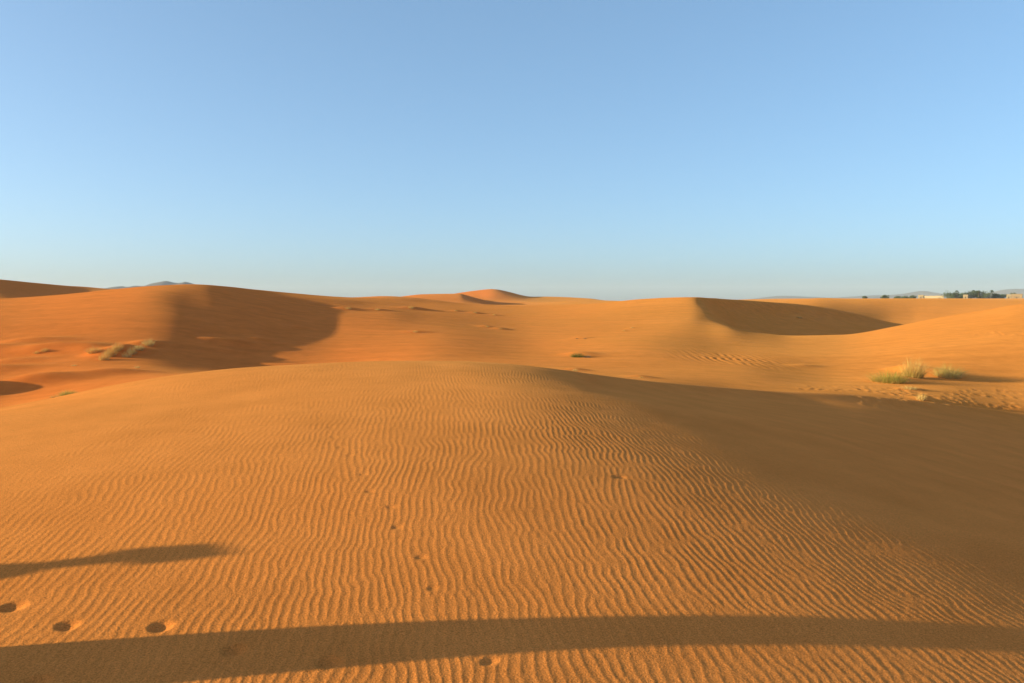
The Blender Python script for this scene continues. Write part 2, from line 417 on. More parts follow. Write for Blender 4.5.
def sand_material():
    m, nt, b, out = new_mat('sand')
    nt.nodes.remove(b)
    d = nt.nodes.new('ShaderNodeBsdfDiffuse'); d.inputs['Roughness'].default_value = 0.1
    sh = nt.nodes.new('ShaderNodeBsdfSheen'); sh.inputs['Roughness'].default_value = 0.45; sh.inputs['Color'].default_value = (1, .56, .20, 1)
    ms = nt.nodes.new('ShaderNodeMixShader'); ms.inputs[0].default_value = 0.06          # grains glint when the sand is seen at a low angle
    nt.links.new(d.outputs[0], ms.inputs[1]); nt.links.new(sh.outputs[0], ms.inputs[2]); nt.links.new(ms.outputs[0], out.inputs[0])
    geo = nt.nodes.new('ShaderNodeNewGeometry')
    pos = geo.outputs['Position']
    big = noise_node(nt, pos, 0.05, 4)
    c1 = ramp_node(nt, big.outputs[0], [(.3, (.72, .222, .038)), (.7, (.77, .246, .047))])
    # paler, coarser sand on the near dune; redder sand in the dunes beyond on the left
    sx = nt.nodes.new('ShaderNodeSeparateXYZ'); nt.links.new(pos, sx.inputs[0])
    warp = noise_node(nt, pos, 0.09, 3)
    def rng_(sock, a, b_):
        mr = nt.nodes.new('ShaderNodeMapRange'); mr.interpolation_type = 'SMOOTHSTEP'
        mr.inputs['From Min'].default_value = a; mr.inputs['From Max'].default_value = b_
        nt.links.new(sock, mr.inputs['Value']); return mr.outputs[0]
    def mth(op, a, b_):
        n = nt.nodes.new('ShaderNodeMath'); n.operation = op
        for k, q in enumerate((a, b_)):
            if isinstance(q, (int, float)): n.inputs[k].default_value = q
            else: nt.links.new(q, n.inputs[k])
        return n.outputs[0]
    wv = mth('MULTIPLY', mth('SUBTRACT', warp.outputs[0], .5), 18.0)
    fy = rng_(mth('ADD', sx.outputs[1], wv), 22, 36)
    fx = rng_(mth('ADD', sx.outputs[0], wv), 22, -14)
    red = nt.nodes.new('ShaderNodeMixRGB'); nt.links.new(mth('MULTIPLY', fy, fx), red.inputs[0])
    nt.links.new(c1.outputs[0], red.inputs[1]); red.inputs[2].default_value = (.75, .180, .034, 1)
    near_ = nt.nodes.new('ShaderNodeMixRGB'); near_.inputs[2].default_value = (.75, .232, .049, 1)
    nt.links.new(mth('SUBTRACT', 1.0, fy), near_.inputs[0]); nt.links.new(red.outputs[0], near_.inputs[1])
    mid = noise_node(nt, pos, 1.1, 6, .62)
    c2 = ramp_node(nt, mid.outputs[0], [(.3, (.90, .88, .85)), (.7, (1.07, 1.08, 1.10))])
    mx = nt.nodes.new('ShaderNodeMixRGB'); mx.blend_type = 'MULTIPLY'; mx.inputs[0].default_value = 1
    nt.links.new(near_.outputs[0], mx.inputs[1]); nt.links.new(c2.outputs[0], mx.inputs[2])
    # long wind streaks of darker grains
    st = nt.nodes.new('ShaderNodeMapping'); st.inputs['Scale'].default_value = (.12, .9, 1.6); st.inputs['Rotation'].default_value = (0, 0, .1)
    nt.links.new(pos, st.inputs['Vector'])
    sn = noise_node(nt, st.outputs[0], 1.0, 5, .6)
    c4 = ramp_node(nt, sn.outputs[0], [(.32, (.91, .88, .86)), (.62, (1.04, 1.05, 1.06))])
    mx4 = nt.nodes.new('ShaderNodeMixRGB'); mx4.blend_type = 'MULTIPLY'; nt.links.new(mth('ADD', mth('MULTIPLY', fy, .75), .25), mx4.inputs[0])
    nt.links.new(mx.outputs[0], mx4.inputs[1]); nt.links.new(c4.outputs[0], mx4.inputs[2])
    gr = noise_node(nt, pos, 95, 4, .8)
    c3 = ramp_node(nt, gr.outputs[0], [(.28, (.50, .46, .42)), (.5, (1, 1, 1)), (.74, (1.42, 1.46, 1.55))])
    mx2 = nt.nodes.new('ShaderNodeMixRGB'); mx2.blend_type = 'MULTIPLY'; mx2.inputs[0].default_value = 1
    nt.links.new(mx4.outputs[0], mx2.inputs[1]); nt.links.new(c3.outputs[0], mx2.inputs[2])
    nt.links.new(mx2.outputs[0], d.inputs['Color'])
    g1 = noise_node(nt, pos, 75, 2.5, .6)
    bp = nt.nodes.new('ShaderNodeBump'); bp.inputs['Strength'].default_value = 1.0; bp.inputs['Distance'].default_value = 0.004
    nt.links.new(g1.outputs[0], bp.inputs['Height'])
    nt.links.new(bp.outputs[0], d.inputs['Normal'])
    return m


def plain_material(name, c0, c1, scale=3.0, rough=.9, trans=0.0):
    m, nt, b, out = new_mat(name)
    tc = nt.nodes.new('ShaderNodeTexCoord')
    n = noise_node(nt, tc.outputs['Object'], scale, 4)
    r = ramp_node(nt, n.outputs[0], [(.3, c0), (.7, c1)])
    nt.links.new(r.outputs[0], b.inputs['Base Color'])
    b.inputs['Roughness'].default_value = rough
    if trans:
        tr = nt.nodes.new('ShaderNodeBsdfTranslucent'); nt.links.new(r.outputs[0], tr.inputs[0])
        mix = nt.nodes.new('ShaderNodeMixShader'); mix.inputs[0].default_value = trans
        nt.links.new(b.outputs[0], mix.inputs[1]); nt.links.new(tr.outputs[0], mix.inputs[2]); nt.links.new(mix.outputs[0], out.inputs[0])
    return m


M = {
    'sand': sand_material(),
    'straw': plain_material('dry straw', (.55, .31, .085), (.66, .42, .14), 9, .8, .25),
    'pale': plain_material('pale dry stems', (.58, .36, .12), (.70, .48, .18), 9, .8, .25),
    'green': plain_material('green blades', (.24, .20, .032), (.46, .35, .06), 9, .7, .3),
    'sage': plain_material('grey green blades', (.42, .31, .07), (.62, .46, .13), 9, .7, .3),
    'dark': plain_material('dark green leaves', (.045, .065, .02), (.10, .12, .035), 9, .7, .2),
    'frond': plain_material('palm fronds', (.045, .065, .035), (.085, .105, .05), 2, .7),
    'leaf': plain_material('tamarisk leaves', (.06, .085, .04), (.11, .13, .06), 2, .8),
    'bark': plain_material('bark', (.10, .07, .045), (.19, .14, .09), 4),
    'clay': plain_material('clay render', (.26, .17, .10), (.32, .22, .13), .6),
    'clay_pale': plain_material('pale clay render', (.29, .215, .135), (.34, .26, .17), .6),
    'door': plain_material('weathered wood', (.09, .06, .04), (.14, .10, .06), 2),
    'rock': plain_material('bare rock', (.11, .085, .075), (.17, .13, .11), .004),
    'robe': plain_material('blue robe cloth', (.10, .14, .26), (.14, .19, .33), 5),
    'robe_w': plain_material('white robe cloth', (.62, .60, .55), (.72, .70, .65), 5),
    'scarf': plain_material('scarf cloth', (.55, .36, .10), (.65, .45, .14), 12),
    'skin': plain_material('skin', (.30, .17, .10), (.34, .20, .12), 20, .6),
}


# ------------------------------------------------------------------ object helpers
def link(o, parent=None):
    COL.objects.link(o)
    if parent is not None:
        o.parent = parent
    return o


def mesh_obj(name, verts, faces, mat, parent=None, smooth=True):
    me = bpy.data.meshes.new(name)
    me.from_pydata([tuple(v) for v in verts], [], [tuple(f) for f in faces])
    if smooth:
        me.polygons.foreach_set('use_smooth', [True] * len(me.polygons))
    if isinstance(mat, (list, tuple)):
        for k in mat:
            me.materials.append(k)
    else:
        me.materials.append(mat)
    me.update()
    return link(bpy.data.objects.new(name, me), parent)


def tag(o, label=None, cat=None, group=None, kind=None):
    if label: o['label'] = label
    if cat: o['category'] = cat
    if group: o['group'] = group
    if kind: o['kind'] = kind
    return o


def empty(name, loc, rz=0.0):
    o = bpy.data.objects.new(name, None); o.empty_display_size = .2
    o.location = loc; o.rotation_euler = (0, 0, rz)
    return link(o)


# ------------------------------------------------------------------ the sand sheet
def build_ground():
    nt_, nr = ZB.shape
    co = np.empty((nt_ * nr + 1, 3), np.float32)
    co[:-1, 0] = X.ravel(); co[:-1, 1] = Y.ravel(); co[:-1, 2] = (ZB + CAM_Z).ravel()
    co[-1] = (0, 0, float(ZB[:, 0].mean()) + CAM_Z)
    i = np.arange(nt_)[:, None]; j = np.arange(nr - 1)[None, :]
    i2 = (i + 1) % nt_
    q = np.stack([i * nr + j, i * nr + j + 1, i2 * nr + j + 1, i2 * nr + j], -1).reshape(-1, 4)
    tri = np.stack([np.full(nt_, nt_ * nr), np.arange(nt_) * nr, ((np.arange(nt_) + 1) % nt_) * nr], -1)
    # seen from above the corners run anti-clockwise
    q = q[:, ::-1]; tri = tri[:, ::-1]
    loops = np.concatenate([q.ravel(), tri.ravel()]).astype(np.int32)
    starts = np.concatenate([np.arange(len(q)) * 4, len(q) * 4 + np.arange(len(tri)) * 3]).astype(np.int32)
    me = bpy.data.meshes.new('sand_dunes')
    me.vertices.add(len(co)); me.vertices.foreach_set('co', co.ravel())
    me.loops.add(len(loops)); me.loops.foreach_set('vertex_index', loops)
    me.polygons.add(len(starts)); me.polygons.foreach_set('loop_start', starts)
    me.polygons.foreach_set('use_smooth', np.ones(len(starts), bool))
    me.update(calc_edges=True); me.validate()
    me.materials.append(M['sand'])
    o = link(bpy.data.objects.new('sand_dunes', me))
    if me.polygons[0].normal.z < 0:
        me.flip_normals()
    tag(o, kind='structure')


build_ground()


# ------------------------------------------------------------------ far hills
def build_range(name, prof, D, half, foot):
    t = np.array(prof, float)
    us = np.linspace(t[0, 0], t[-1, 0], int(abs(t[-1, 0] - t[0, 0]) / 2.2))
    vs = pchip(t[:, 0], t[:, 1], us)
    crest = (HORIZON - vs) / FPX * D + CAM_Z - foot
    depth = np.linspace(-1, 1, 33) * half
    uu, dd = np.meshgrid(us, depth, indexing='ij')
    y = D + dd; x = (uu - W / 2) / FPX * D
    k = 1 - np.abs(dd) / half
    n = vnoise(x / (half * .3), y / (half * .3), 51) * .35 + vnoise(x / (half * .1), y / (half * .13), 52) * .18
    h = np.maximum(crest, 0)[:, None] * k ** 1.1 * (1 + n * (1 - k) * 1.6 + n * .10) - 6 * (1 - k) + foot
    verts = np.stack([x, y, h], -1).reshape(-1, 3)
    m = len(depth)
    faces = [(i * m + j, i * m + j + m, i * m + j + m + 1, i * m + j + 1) for i in range(len(us) - 1) for j in range(m - 1)]
    return tag(mesh_obj(name, verts, faces, M['rock']), kind='structure')


build_range('mountains', [(700, 301), (750, 299), (765, 297), (785, 295.6), (800, 296.2), (815, 297), (832, 297.6), (850, 296.6), (870, 295.6), (893, 294.8), (905, 293.6), (917, 291.6), (926, 291.1),
                          (936, 293.2), (950, 294.2), (970, 294.4), (985, 293), (1000, 290), (1010, 289), (1024, 288.6), (1100, 287.5), (1250, 291), (1400, 294), (1600, 298), (1724, 302)], 7000.0, 900.0, -6.0)
build_range('hills', [(-160, 301), (-60, 299), (40, 294), (85, 290.5), (105, 288.4), (116, 286.6), (122, 286.4), (128, 287.2), (136, 285.8), (144, 286.2), (152, 283.6), (160, 281.9), (167, 281), (174, 282.2), (180, 282.8),
                      (186, 282.0), (194, 284), (212, 288), (250, 297), (280, 302)], 3200.0, 420.0, 0.0)


# ------------------------------------------------------------------ grass tufts
def blades(seed, n, rad, h, wid, lean=(0, 0), droop=.5, squash=1.0, seg=4):
    """n narrow tapering curved blades out of a base patch"""
    rng = random.Random(seed)
    V = []; F = []
    for _ in range(n):
        a = rng.uniform(0, 2 * math.pi); q = math.sqrt(rng.random())
        bx = math.cos(a) * q * rad * .7; by = math.sin(a) * q * rad * .7 * squash
        out = rng.uniform(.15, 1.25) * (0.35 + .65 * q)
        a2 = a + rng.gauss(0, .5)
        hh = h * (.3 + .7 * rng.random() ** 1.3) * (1.1 - .5 * q)
        ex = math.cos(a2) * out * rad * .75 + lean[0] * hh; ey = math.sin(a2) * out * rad * .75 * squash + lean[1] * hh
        w = wid * rng.uniform(.6, 1.3)
        pa = rng.uniform(0, math.pi); wx, wy = math.cos(pa) * w / 2, math.sin(pa) * w / 2
        b0 = len(V)
        dr = droop * rng.uniform(.2, 1.0)
        for k in range(seg + 1):
            t = k / seg
            z = hh * (t - dr * .55 * t * t * t) - .06 * (1 - t)
            px = bx + ex * t ** 1.5; py = by + ey * t ** 1.5
            f = (1 - t) ** .7 * .85 + .15
            V.append((px - wx * f, py - wy * f, z)); V.append((px + wx * f, py + wy * f, z))
        for k in range(seg):
            F.append((b0 + 2 * k, b0 + 2 * k + 1, b0 + 2 * k + 3, b0 + 2 * k + 2))
    return V, F


def seat(u, v, sink=.03):
    x, y, z = sight(u, v, 20)
    return (x, y, z + CAM_Z - sink), math.hypot(x, y) / FPX


SEED = [100]


def tuft(name, cat, u, v, wpx, hpx, parts, label, group=None, lean=(.12, .05), squash=.8):
    """parts: (part name, material, share of the blades, height share, width share)"""
    loc, mpp = seat(u, v)
    rad = wpx * mpp / 2; h = hpx * mpp
    n_all = int(min(1100, max(50, 32 * wpx)))
    bw = max(.010, .17 * mpp)
    if len(parts) == 1:
        _, mat, sh, hs, ws = parts[0]
        SEED[0] += 1
        V, F = blades(SEED[0], n_all, rad * ws, h * hs, bw, lean, squash=squash)
        o = mesh_obj(name, V, F, M[mat]); o.location = loc
    else:
        o = empty(name, loc)
        for pn, mat, sh, hs, ws in parts:
            SEED[0] += 1
            V, F = blades(SEED[0], int(n_all * sh), rad * ws, h * hs, bw, lean, squash=squash)
            mesh_obj(pn, V, F, M[mat], o)
    return tag(o, label, cat, group)


RT = 'grass tufts in the sunny hollow on the right'
tuft('grass_tuft', 'grass tuft', 889, 382, 38, 18, [('green_blades', 'green', .75, 1, 1), ('dry_stems', 'straw', .5, .75, 1.1)], 'broad low yellow-green tuft, the widest plant in the sunny hollow at right', RT)
tuft('grass_tuft', 'grass tuft', 913, 377, 24, 28, [('dry_stems', 'straw', 1.0, 1, 1), ('green_blades', 'green', .6, .5, .8)], 'tall wispy straw-coloured bush behind the yellow-green tuft, with a dark shadow beside it', RT)
tuft('grass_tuft', 'grass tuft', 948, 377, 28, 18, [('grey_blades', 'sage', .7, 1, 1), ('pale_stems', 'pale', .45, .8, 1.1)], 'grey-green tuft with whitish stems, standing by itself to the right of the dark bush shadow', RT)
tuft('grass_tuft', 'grass tuft', 909, 389, 15, 5, [('pale_stems', 'pale', 1, 1, 1)], 'flat bleached tuft on trodden sand just below the tall wispy bush', RT)
tuft('grass_tuft', 'grass tuft', 921, 400, 9, 10, [('pale_stems', 'pale', 1, 1, 1)], 'small upright pale tuft at the shaded dune edge, below the flat bleached tuft', RT)

MT = 'small plants in the middle hollow'
tuft('shrub', 'shrub', 577, 357, 14, 8, [('leaves', 'dark', .9, 1, 1), ('green_blades', 'green', .5, .9, 1.2)], 'small dark green shrub alone in the middle of the orange hollow', MT)
tuft('shrub', 'shrub', 587, 357.5, 8, 4.5, [('dry_stems', 'bark', .6, 1, 1)], 'low brown dead twigs touching the right side of the dark green shrub', MT)
tuft('grass_tuft', 'grass tuft', 575, 371, 6, 5, [('pale_stems', 'pale', 1, 1, 1)], 'little pale tuft with a thin dark shadow, directly below the dark green shrub', MT)
tuft('grass_tuft', 'grass tuft', 641, 378, 5, 3.5, [('dry_stems', 'straw', 1, 1, 1)], 'tiny dry tuft at the shaded crest edge, well right of the dark green shrub', MT)
tuft('grass_tuft', 'grass tuft', 577, 339, 3.5, 2.4, [('dry_stems', 'bark', 1, 1, 1)], 'speck of dead grass straight above the dark green shrub, left one of a pair', MT)
tuft('grass_tuft', 'grass tuft', 585, 339, 3.5, 2.4, [('dry_stems', 'bark', 1, 1, 1)], 'speck of dead grass above the dark green shrub, right one of a pair', MT)
tuft('grass_tuft', 'grass tuft', 624, 331, 4, 2, [('dry_stems', 'straw', 1, 1, 1)], 'lower of two dry specks high on the slope right of the dark green shrub', MT)
tuft('grass_tuft', 'grass tuft', 632, 328, 3.5, 2, [('dry_stems', 'straw', 1, 1, 1)], 'upper of two dry specks high on the slope right of the dark green shrub', MT)
tuft('shrub', 'shrub', 799, 318, 6, 3, [('dry_stems', 'straw', 1, 1, 1)], 'faint dead bush in the middle of the shaded slip face on the right', MT)

LT_ = 'dry tufts on the left dune face'
tuft('grass_tuft', 'grass tuft', 95, 352, 17, 8, [('dry_stems', 'straw', 1, 1, 1), ('pale_stems', 'pale', .3, .8, .8)], 'wide sandy tuft with a dark gap, left of the diagonal clumps', LT_)
for u, v, wp, hp, lb in [(104, 360, 11, 11, 'straw tuft at the foot of the first diagonal clump on the left dune'), (110, 355.5, 13, 12, 'thick straw tuft in the middle of the first diagonal clump on the left dune'),
                         (117, 350, 12, 10, 'straw tuft at the upper end of the first diagonal clump, above a dark shadow')]:
    tuft('grass_tuft', 'grass tuft', u, v, wp, hp, [('dry_stems', 'straw', 1, 1, 1)], lb, LT_)
for u, v, wp, hp, lb in [(127, 357, 9, 9, 'pale tuft at the lower end of the second diagonal clump on the left dune'), (132, 353.5, 10, 11, 'pale tuft, tallest of the second diagonal clump on the left dune'),
                         (139, 349.5, 10, 8, 'pale low tuft between the two ends of the second diagonal clump'), (148, 345, 13, 9, 'pale tuft at the upper end of the second diagonal clump, nearest the shaded face')]:
    tuft('grass_tuft', 'grass tuft', u, v, wp, hp, [('pale_stems', 'pale', 1, 1, 1)], lb, LT_)
tuft('grass_tuft', 'grass tuft', 137, 368, 5, 4.5, [('pale_stems', 'pale', 1, 1, 1)], 'tiny pale tuft alone in the shade below the second diagonal clump', LT_)
tuft('grass_tuft', 'grass tuft', 74, 366, 4.5, 3.5, [('pale_stems', 'pale', 1, 1, 1)], 'tiny bright tuft with a short dark shadow, left of and below the diagonal clumps', LT_)
tuft('grass_tuft', 'grass tuft', 45, 351, 8, 5, [('dry_stems', 'straw', 1, 1, 1)], 'thin tan tuft on a long sand drift left of the diagonal clumps', LT_)
tuft('grass_tuft', 'grass tuft', 37, 353, 6, 3.5, [('dry_stems', 'straw', 1, 1, 1)], 'very low tan tuft at the left tip of the long sand drift', LT_)
tuft('grass_tuft', 'grass tuft', 68, 395, 16, 8, [('grey_blades', 'sage', .8, 1, 1), ('green_blades', 'green', .4, .9, .9)], 'grey-green tuft in the shaded hollow at lower left, right against the near dune crest', 'plants in the shaded hollow at left')
tuft('grass_tuft', 'grass tuft', 57, 397.5, 12, 5, [('pale_stems', 'straw', 1, 1, 1)], 'low straw tuft in the shaded hollow, touching the left side of the grey-green tuft', 'plants in the shaded hollow at left')

CT = 'tufts on the crest slope in the middle distance'
for u, v, wp, hp, lb in [(348, 309, 7, 4, 'dry tuft on the leftmost of three sand drifts under the far crest'), (377, 310, 6, 3.2, 'dry tuft on the smallest, middle one of three sand drifts under the far crest'),
                         (411, 308.5, 7, 4.5, 'dry tuft on the rightmost, darkest of three sand drifts under the far crest'), (415, 332, 6, 3, 'dry speck alone on the smooth slope below the three sand drifts'),
                         (475, 313, 4, 2.4, 'dry speck high on the slope, right of the three sand drifts'), (487, 327, 4.5, 2.8, 'dry speck halfway down the central slope, left of a fainter one'),
                         (500, 329, 4, 2.2, 'faint dry speck halfway down the central slope, right of a darker one'), (456, 311, 3.5, 2, 'faint speck of grass nearest the three sand drifts on their right'),
                         (494, 315, 3.5, 2, 'faint speck of grass on the slope under the far pointed dune')]:
    tuft('grass_tuft', 'grass tuft', u, v, wp, hp, [('dry_stems', 'straw', 1, 1, 1)], lb, CT)


# ------------------------------------------------------------------ the oasis village on the horizon
def far_spot(u, y):
    x = (u - W / 2) / FPX * y
    return x, y, ground_z(x, y) + CAM_Z


def box(x0, x1, y0, y1, z0, z1):
    v = [(x0, y0, z0), (x1, y0, z0), (x1, y1, z0), (x0, y1, z0), (x0, y0, z1), (x1, y0, z1), (x1, y1, z1), (x0, y1, z1)]
    f = [(3, 2, 1, 0), (4, 5, 6, 7), (0, 1, 5, 4), (1, 2, 6, 5), (2, 3, 7, 6), (3, 0, 4, 7)]
    return v, f


def join(*vf):
    V = []; F = []
    for v, f in vf:
        b = len(V); V += list(v); F += [tuple(i + b for i in q) for q in f]
    return V, F


def house(u, y, wd, dp, ht, mat, label, windows=2, group='mud houses of the oasis'):
    x, y, z = far_spot(u, y)
    o = empty('mud_house', (x, y, z - .6), -.6)
    V, F = box(-wd / 2, wd / 2, -dp / 2, dp / 2, 0, ht + .6)
    mesh_obj('wall', V, F, M[mat], o, smooth=False)
    t = .45
    V, F = join(box(-wd / 2 - .1, wd / 2 + .1, -dp / 2 - .1, -dp / 2 + t, ht + .6, ht + 1.3), box(-wd / 2 - .1, wd / 2 + .1, dp / 2 - t, dp / 2 + .1, ht + .6, ht + 1.3),
                box(-wd / 2 - .1, -wd / 2 + t, -dp / 2 + t, dp / 2 - t, ht + .6, ht + 1.3), box(wd / 2 - t, wd / 2 + .1, -dp / 2 + t, dp / 2 - t, ht + .6, ht + 1.3))
    mesh_obj('parapet', V, F, M[mat], o, smooth=False)
    V, F = box(-.7, .7, -dp / 2 - .12, -dp / 2 - .003, .6, 2.9)
    mesh_obj('door', V, F, M['door'], o, smooth=False)
    for k in range(windows):
        cx = (k + 1) / (windows + 1) * wd - wd / 2
        if abs(cx) < 1.6:
            cx += 2.4
        V, F = box(cx - .5, cx + .5, -dp / 2 - .08, -dp / 2 - .003, 1.9, 3.0)
        mesh_obj('window', V, F, M['door'], o, smooth=False)
    return tag(o, label, 'house', group)


house(920.5, 985, 6, 6, 3.6, 'clay_pale', 'small pale block house at the left end of the oasis, beside the long low wall', 1)
house(965, 960, 5, 6, 3.9, 'clay_pale', 'pale cube house between the two groups of dark oasis trees', 1)
house(1008, 955, 4.5, 6, 4.2, 'clay_pale', 'narrow cream house right of the oasis trees, standing clear of them', 1)
house(1016, 1010, 12, 8, 5.0, 'clay', 'brownish flat-roofed house at the right edge of the oasis', 2)


def garden_wall(u0, u1, ya, yb, ht, label):
    xa, _, za = far_spot(u0, ya); xb, _, zb = far_spot(u1, yb)
    n = 9; V = []; F = []
    for i in range(n + 1):
        x = xa + (xb - xa) * i / n
        y = ya + (yb - ya) * i / n
        z = ground_z(x, y) + CAM_Z
        top = ht * (1 + .08 * math.sin(i * 2.3))
        b = len(V)
        V += [(x, y - .3, z - .8), (x, y - .2, z + top), (x, y + .2, z + top), (x, y + .3, z - .8)]
        if i:
            for k in range(4):
                F.append((b - 4 + k, b + k, b + (k + 1) % 4, b - 4 + (k + 1) % 4))
    F += [(0, 1, 2, 3), (len(V) - 1, len(V) - 2, len(V) - 3, len(V) - 4)]
    tag(mesh_obj('garden_wall', V, F, M['clay_pale'], smooth=False), label, 'wall')


garden_wall(923.5, 943, 1040, 975, 3.4, 'long low cream wall left of the oasis trees')


def trunk_mesh(h, r0, r1, lean=0.0, seg=8, ring=8):
    V = []; F = []
    for i in range(seg + 1):
        t = i / seg; r = r0 + (r1 - r0) * t + (.04 * math.sin(i * 5) if 0 < i < seg else 0) * r0
        for k in range(ring):
            a = 2 * math.pi * k / ring
            V.append((math.cos(a) * r + lean * h * t * t, math.sin(a) * r, h * t - .5 * (1 - t)))
        if i:
            for k in range(ring):
                F.append(((i - 1) * ring + k, (i - 1) * ring + (k + 1) % ring, i * ring + (k + 1) % ring, i * ring + k))
    F.append(tuple(seg * ring + k for k in range(ring)))
    return V, F


def palm_tree(u, y, h, label, seed, group='palms of the oasis'):
    rng = random.Random(seed)
    x, y, z = far_spot(u, y)
    o = empty('palm_tree', (x, y, z))
    lean = rng.uniform(-.06, .06)
    V, F = trunk_mesh(h, .34, .24, lean)
    mesh_obj('trunk', V, F, M['bark'], o)
    V = []; F = []
    for k in range(34):
        a = k * 2.399 + rng.uniform(-.2, .2); up = rng.uniform(-.35, 1.25); L = rng.uniform(2.2, 3.2)
        b = len(V); seg = 6
        for i in range(seg + 1):
            t = i / seg
            rr_ = L * (t * math.cos(up) + .12 * t * t); zz = h + L * (t * math.sin(up) - .75 * t * t)
            wd = .42 * math.sin(math.pi * min(1, t * .9 + .12)) + .03
            cx, cy = math.cos(a) * rr_ + lean * h, math.sin(a) * rr_
            V += [(cx - math.sin(a) * wd, cy + math.cos(a) * wd, zz - wd * .5), (cx, cy, zz), (cx + math.sin(a) * wd, cy - math.cos(a) * wd, zz - wd * .5)]
            if i:
                q = b + 3 * i
                F += [(q - 3, q - 2, q + 1, q), (q - 2, q - 1, q + 2, q + 1)]
    mesh_obj('crown', V, F, M['frond'], o)
    return tag(o, label, 'palm tree', group)


def leafy_tree(u, y, wd, ht, label, seed, mat='leaf', group='leafy trees of the oasis'):
    rng = random.Random(seed)
    x, y, z = far_spot(u, y)
    o = empty('tamarisk_tree', (x, y, z))
    V, F = trunk_mesh(ht * .55, .35, .12, rng.uniform(-.15, .15))
    mesh_obj('trunk', V, F, M['bark'], o)
    V = []; F = []
    cl = [(rng.uniform(-.36, .36) * wd, rng.uniform(-.36, .36) * wd, rng.uniform(.08, .8) * ht, rng.uniform(.17, .27) * wd) for _ in range(20)]
    for cx, cy, cz, cr in cl:
        for _ in range(75):
            d = Vector((rng.gauss(0, 1), rng.gauss(0, 1), rng.gauss(0, .8)))
            d = d.normalized() * cr * rng.uniform(.45, 1.0)
            p = Vector((cx, cy, cz)) + d
            if p.z < .15:
                p.z = .15
            s_ = rng.uniform(.25, .55)
            e1 = Vector((rng.gauss(0, 1), rng.gauss(0, 1), rng.gauss(0, 1))).normalized() * s_
            e2 = e1.cross(Vector((rng.gauss(0, 1), rng.gauss(0, 1), rng.gauss(0, 1)))).normalized() * s_ * .7
            b = len(V)
            V += [tuple(p - e1), tuple(p + e2), tuple(p + e1), tuple(p - e2)]
            F.append((b, b + 1, b + 2, b + 3))
    mesh_obj('crown', V, F, M[mat], o, smooth=False)
    return tag(o, label, 'tree', group)


leafy_tree(949, 965, 16.2, 8.1, 'wide grey-green tree at the left end of the oasis trees, next to the long wall', 1)
leafy_tree(955, 975, 9.5, 7.4, 'dark rounded tree under the first tall palm of the oasis', 2, 'dark')
palm_tree(956, 968, 9.0, 'tall palm at the left of the oasis, beside the wide grey-green tree', 3)
leafy_tree(962, 985, 9.5, 6.9, 'olive tree behind the pale cube house', 4)
leafy_tree(967.5, 975, 12.2, 8.7, 'leafy tree just right of the pale cube house', 5)
leafy_tree(974, 970, 12.2, 9.4, 'tall dark tree left of the two crowded palms in the middle of the oasis', 6, 'dark')
palm_tree(973, 980, 9.6, 'left one of the two crowded palms in the middle of the oasis', 7)
palm_tree(978, 966, 9.0, 'right one of the two crowded palms in the middle of the oasis', 8)
leafy_tree(979.5, 972, 12.2, 9.9, 'darkest and densest tree of the oasis, under the crowded palms', 9, 'dark')
leafy_tree(986, 965, 13.5, 8.1, 'light green tree right of the darkest oasis tree', 10)
palm_tree(991, 968, 9.4, 'lone tall palm rising over the right half of the oasis', 11)
leafy_tree(994, 975, 10.8, 6.7, 'dark low tree at the foot of the lone tall palm', 12, 'dark')
leafy_tree(1001, 985, 10.8, 4.7, 'low bushy tree between the lone palm and the narrow cream house', 13)
leafy_tree(1013, 1030, 9.5, 8.5, 'small tree behind the brownish flat-roofed house', 14, 'dark')
for i, (u, y, wd, ht, lb) in enumerate([(864, 1050, 4, 3.2, 'leftmost bush on the far plain, well apart from the oasis'), (884, 1020, 5, 4.4, 'darkest bush on the far plain between the leftmost bush and the oasis'),
                                        (897, 1080, 5, 3.2, 'low bush on the far plain, halfway to the oasis'), (904, 1060, 6, 3.4, 'wide bush on the far plain left of the small pale block house'),
                                        (912, 1040, 5, 4.2, 'bush close to the left side of the small pale block house')]):
    leafy_tree(u, y, wd * 1.7, ht * .85, lb, 30 + i, 'leaf', 'bushes on the far plain')


# ------------------------------------------------------------------ the two people left of the view, whose long shadows lie across the sand
def skin_body(name, verts, edges, radii, mat, parent):
    me = bpy.data.meshes.new(name); me.from_pydata(verts, edges, [])
    o = bpy.data.objects.new(name, me); COL.objects.link(o)
    o.modifiers.new('skin', 'SKIN'); sd = o.modifiers.new('sub', 'SUBSURF'); sd.levels = 2; sd.render_levels = 2
    for i, r in enumerate(radii):
        me.skin_vertices[0].data[i].radius = (r, r)
    me.skin_vertices[0].data[0].use_root = True
    dg = bpy.context.evaluated_depsgraph_get()
    m2 = bpy.data.meshes.new_from_object(o.evaluated_get(dg))
    o.modifiers.clear(); o.data = m2; bpy.data.meshes.remove(me)
    m2.name = name; m2.materials.clear(); m2.materials.append(mat)
    m2.polygons.foreach_set('use_smooth', [True] * len(m2.polygons))
    o.parent = parent
    return o


